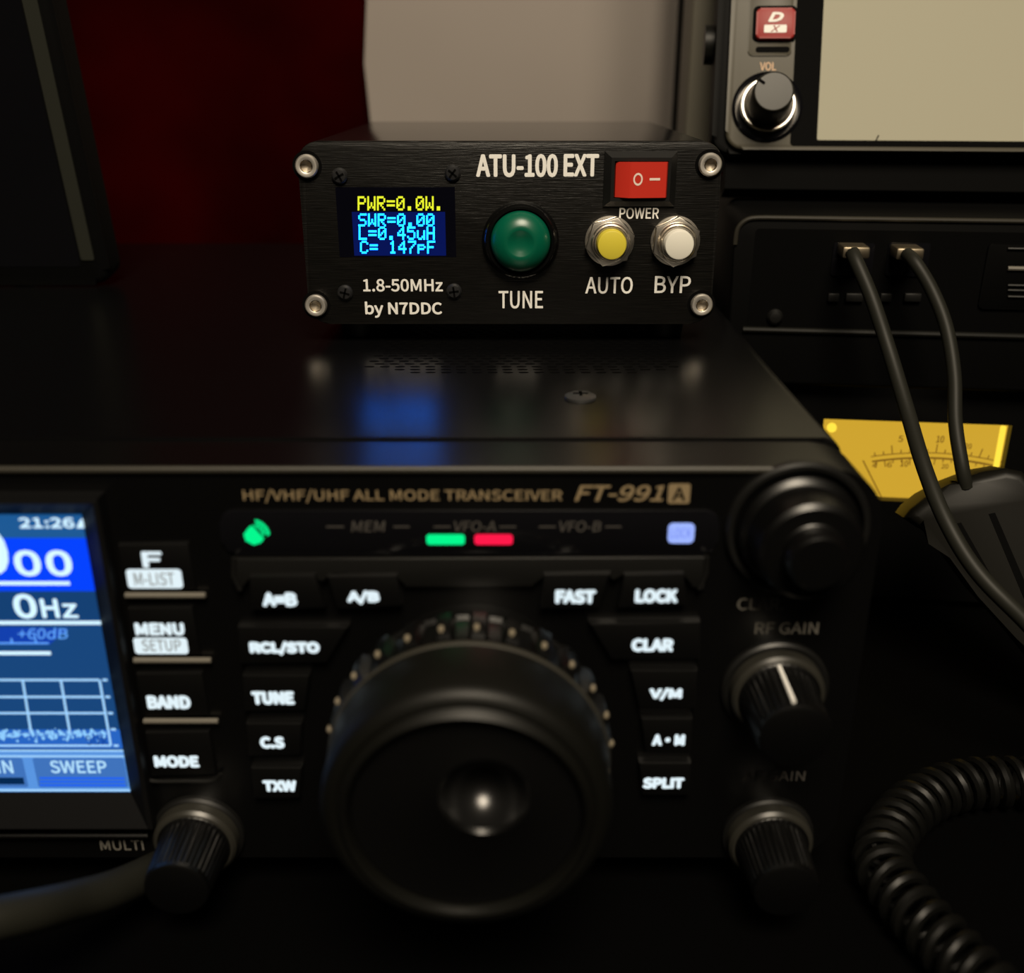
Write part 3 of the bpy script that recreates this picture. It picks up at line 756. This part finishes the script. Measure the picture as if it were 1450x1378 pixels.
bm = tube([wf.px(1421, 604, 1.5)[:1] + (1.5,) + wf.px(1421, 604, 1.5)[1:], wf.px(1407, 680, 1.5)[:1] + (1.5,) + wf.px(1407, 680, 1.5)[1:]], 0.75, 10)
obj('lamp', bm, hot, WM)
# interface box with two sockets
o = anchor(1200, 400, 256); xf = Frame((o.x, o.y, wtop), yaw=-YAW)
IB = thing('interface_box', 'black interface box with two plugged cables, resting on the amber meter unit', 'interface box', xf, 'local')
ix0_ = xf.px(1036, 390, 0)[0]; itop = xf.px(1200, 308, 0)[1]; ibz = xf.px(1200, 470, 0)[1]
obj('housing', prism(rrect(ix0_, 95, 0.2, itop, 4.0, n=8, corners=(1, 1, 0, 0)), 0, 110, bev=1.3, seg=3), M['matt'], IB)
obj('top_ridge', tube(smooth_path([(ix0_ + 0.2, -0.1, itop - 7), (ix0_ + 0.6, -0.1, itop - 3), (ix0_ + 3, -0.1, itop - 0.7), (ix0_ + 7, -0.1, itop - 0.3)], 5) + [(95, -0.1, itop - 0.3)], 0.6, 8), M['trim2'], IB)
obj('front_recess', prism(rrect(ix0_ + 5, 94, ibz, itop - 3, 1.0), -0.1, 0.5), M['recess'], IB)
obj('lower_trim', tube([(ix0_ + 4, -0.2, ibz), (95, -0.2, ibz)], 0.8, 8), M['trim'], IB)
bm = lathe([(2.0, 0.2), (2.0, -0.8), (1.4, -1.6), (0, -1.9)], *xf.px(1097, 448, 0), 20); obj('screw', bm, M['plastic2'], IB)
for px_ in (1207, 1285):
    a, b = xf.px(px_, 368, -0.2)
    obj('socket', prism(rrect(a - 5.0, a + 5.0, b - 4, b + 4.2, 0.6), -0.6, 0.4, bev=0.2), M['gloss'], IB)
for a0, a1 in ((1172, 1188), (1197, 1222), (1246, 1262), (1280, 1304)):
    q = pbox(xf, (a0, 415, a1, 427), -0.5); obj('status_tab', box(q[0], q[1], -1.2, 0.2, q[2], q[3], bev=0.3), M['plastic2'], IB)
q = pbox(xf, (1392, 345, 1475, 438), -0.4)
sl = obj('card_slot', prism(rrect(*q, 1.0), -0.8, 0.3, bev=0.3), M['recess'], IB)
for yy, m in ((352, 'plastic2'), (380, 'bright'), (404, 'plastic2'), (411, 'plastic2'), (420, 'plastic2')):
    a, b = xf.px(1427, yy, -1.0); obj('slot_rail', tube([(a, -1.0, b), (a + 12, -1.0, b)], 0.55 if yy == 380 else 0.35, 8), M[m], sl)

# display unit
o = anchor(1180, 215, 284); df = Frame((o.x, o.y, o.z), yaw=-YAW, lean=-20)
DU = thing('display_unit', 'grey framed unit with blank cream screen and red button, topmost of the right stack', 'display unit', df, 'local')
q0 = df.px(1030, 200, 0); q1 = df.px(1200, 214, 0)
bl, bb = df.px(1029, 150, 0)[0], df.px(1250, 213, 0)[1]
obj('shell', prism(rrect(bl - 3.4, 110, bb - 0.6, 110, 5, n=8), 2, 15, bev=1.5), M['matt'], DU)
obj('bezel', prism(rrect(bl, 108, bb, 108, 5.0, n=8), 0, 3, bev=0.9, seg=3), M['bezel'], DU)
sxa, sza = df.px(1157, 198, -0.4)
obj('screen_surround', prism(rrect(df.px(1124, 100, -0.2)[0], 106, df.px(1250, 207, -0.2)[1], 106, 1.0), -0.2, 0.6), M['recess'], DU)
obj('screen', prism(rrect(sxa, 104, sza, 104, 0.5), -0.4, 0.2), M['lcdblank'], DU)
a, b = df.px(1240, 200, -0.45); bm = bmesh.new(); add_line(bm, (a, b), (a + 0.7, b + 1.6), 0.35, -0.45); obj('screen_scratch', bm, M['recess'], DU)
bx_ = pbox(df, (1062, -60, 1124, 79), -0.3)
obj('button_plate', prism(rrect(*bx_, 1.2), -0.35, 0.4, bev=0.25), M['bezel'], DU)
bt = obj('button_well', prism(rrect(*pbox(df, (1066, 8, 1128, 59), -0.5), 1.4), -0.5, 0.2), M['recess'], DU)
q = pbox(df, (1071, 11, 1126, 54), -2.0)
rb = obj('red_button', prism(rrect(*q, 1.0), -2.0, 0.0, bev=0.5), M['dxred'], DU); rb['label'] = 'red square push button'
bm = bmesh.new(); ptext(bm, df, 'D', (1088, 17, 1110, 31), -2.05, bold=0.06, shear=0.25); add_flat(bm, rrect(*pbox(df, (1082, 35, 1114, 46), -2.05), 0.3), -2.05)
obj('button_mark', bm, M['ink'], rb)
bm = bmesh.new(); ptext(bm, df, 'X', (1091, 36, 1105, 45), -2.1, bold=0.01, shear=0.25); obj('button_letter', bm, M['dxred'], rb)
obj('slot', prism(rrect(*pbox(df, (1070, 66, 1118, 74), -0.45), 0.7), -0.5, 0.2), M['recess'], DU)
bm = bmesh.new(); ptext(bm, df, 'VOL', (1076, 88, 1099, 100), -0.05, bold=0.02); obj('knob_lettering', bm, M['orange'], DU)
kx, kz = df.px(1086, 152, 0)
vk = obj('volume_knob', lathe([(5.5, 0.2), (5.5, -3.6), (5.2, -11.6), (5.0, -12.3), (4.8, -12.4), (4.7, -12.3), (0, -12.4)], kx, kz, 64), mat('knob_grey', (0.017, 0.016, 0.012), 0.42, spec=0.3), DU)
obj('knob_collar', lathe([(9.3, 0.2), (9.3, -0.6), (8.6, -1.0), (7.2, -0.6)], kx, kz, 64), M['gloss'], vk)
obj('silver_ring', lathe([(7.1, 0.2), (7.1, -2.4), (6.9, -2.8), (6.6, -2.8), (6.4, -2.4), (5.6, -2.0)], kx, kz, 64), M['chrome'], vk)
bm = bmesh.new(); add_line(bm, (kx - 3.9, kz + 3.0), (kx - 2.4, kz + 1.9), 0.7, -12.47); obj('pointer', bm, M['recess'], vk)
q = df.px(1006, 60, 10)
obj('thumb_screw', lathe([(5.5, 0.0)], 0, 0, 8) if False else tube([(bl - 3.2, 12, q[1]), (bl - 6.0, 12, q[1])], 5.2, 24), M['rubber'], DU)
# foot between display unit and box
fb = df.loc((o.x, o.y + 14, wtop + itop))
bm = bmesh.new(); zl = (wtop + itop + 0.1 - o.z + 16 * math.sin(math.radians(20))) / math.cos(math.radians(20)); add_box(bm, bl + 1, 100, 6, 16, zl, bb + 3)
zb = bmesh.new()
obj('stand', bm, M['recess'], DU); zb.free()

# ================================================================== cables from the box
def cable(pts, r, label, plug_px, tail=()):
    path = [P(*p) for p in pts] + [Vector(v) for v in tail]
    fr = Frame(path[0])
    t = thing('usb_cable', label, 'cable', fr, 'world', None)
    obj('cord', tube(smooth_path(path, 8), r, 12), M['cable'], t)
    a, b = xf.px(plug_px[0], plug_px[1], -3); c = xf.R @ Vector((a, -3, b)) + xf.O
    bm = bmesh.new(); add_box(bm, -3.2, 3.2, -5.0, 2.4, -1.5, 1.3, bev=0.5)
    bmesh.ops.rotate(bm, verts=bm.verts, cent=(0, 0, 0), matrix=xf.R); bmesh.ops.translate(bm, verts=bm.verts, vec=c)
    obj('plug', bm, M['plug'], t)
    return t


cable([(1207, 358, 246), (1214, 374, 243), (1235, 424, 238), (1260, 500, 231), (1284, 580, 220), (1308, 660, 206), (1338, 735, 195), (1380, 805, 187), (1440, 868, 180), (1530, 950, 174)], 1.75,
      'left grey cable hanging from the first socket of the interface box', (1207, 353), tail=((156, 166, 3.0), (190, 160, 1.75), (240, 170, 1.75)))
cable([(1284, 360, 246), (1296, 372, 242), (1320, 412, 238), (1340, 464, 233), (1351, 530, 227), (1353, 600, 221), (1362, 660, 216), (1368, 690, 215)], 1.6,
      'second grey cable hanging from the socket pair into the hand microphone', (1282, 355))

# ================================================================== hand microphone leaning on the stack
mo = P(1372, 690, 214)
hf = Frame(mo, yaw=-14, lean=-18)
HM = thing('hand_microphone', 'black slotted hand microphone hanging in front of the amber meter', 'microphone', hf, 'local')
def hp(pts, d=0): return [hf.px(a, b, d) for a, b in pts]
outl = hp([(1281, 734), (1290, 722), (1310, 706), (1345, 687), (1390, 670), (1425, 664), (1450, 668), (1478, 700), (1520, 820), (1555, 940), (1500, 980), (1440, 905), (1385, 845), (1345, 790), (1325, 760), (1300, 748)])
obj('shell', prism(outl, 0, 16, bev=2.2, seg=3), mat('microphone_black', (0.0045, 0.0042, 0.003), 0.45, spec=0.2), HM)
for a, b in (((1352, 742), (1400, 830)), ((1400, 728), (1456, 862))):
    q = hp([a, (a[0] + 9, a[1] - 2), (b[0] + 10, b[1] - 4), b], -0.1)
    obj('slot', prism(q, -0.1, 0.6), M['recess'], HM)
sr = hf.px(1369, 690, 4)
bm = tube([(sr[0], 5, sr[1] - 3), (sr[0] - 0.3, 5, sr[1] + 1.5)], 3.4, 16); obj('cord_grommet', bm, M['rubber'], HM)

# ================================================================== coiled cord on the desk, and cord at the lower left
ctr = [(1560, 1112), (1500, 1110), (1440, 1108), (1385, 1109), (1335, 1119), (1292, 1142), (1262, 1176), (1249, 1208), (1255, 1238), (1275, 1266), (1302, 1300), (1340, 1340), (1385, 1385), (1430, 1430)]
path = smooth_path([Vector((*T(a, b, 5.6), 5.6)) for a, b in ctr], 10)
cum = [0]
for a, b in zip(path, path[1:]): cum.append(cum[-1] + (b - a).length)
def at_len(s):
    for i in range(len(path) - 1):
        if cum[i + 1] >= s:
            t = (s - cum[i]) / max(cum[i + 1] - cum[i], 1e-6); return path[i].lerp(path[i + 1], t), (path[i + 1] - path[i]).normalized()
    return path[-1], (path[-1] - path[-2]).normalized()
turns = int(cum[-1] / 3.55); pts = []
for k in range(turns * 16):
    s = cum[-1] * k / (turns * 16); c, t = at_len(s); n1 = Vector((0, 0, 1)); n2 = t.cross(n1).normalized(); a = 2 * math.pi * k / 16
    pts.append(c + n1 * 4.4 * math.cos(a) + n2 * 4.4 * math.sin(a))
ccf = Frame(path[0])
tag(obj('coiled_cord', tube(pts, 1.15, 8), M['cable2']), 'black coiled cord curling on the desk beside the transceiver', 'cord')
path = smooth_path([(P(228, 1228, 147)), P(205, 1240, 141), P(160, 1260, 134), P(110, 1275, 128), P(40, 1292, 120), P(-60, 1312, 114), P(-160, 1330, 114)], 8)
tag(obj('microphone_cord', tube(path, 3.3, 14), M['cable']), 'thick dark cord at lower left plugged in beside the lower left knob', 'cord')
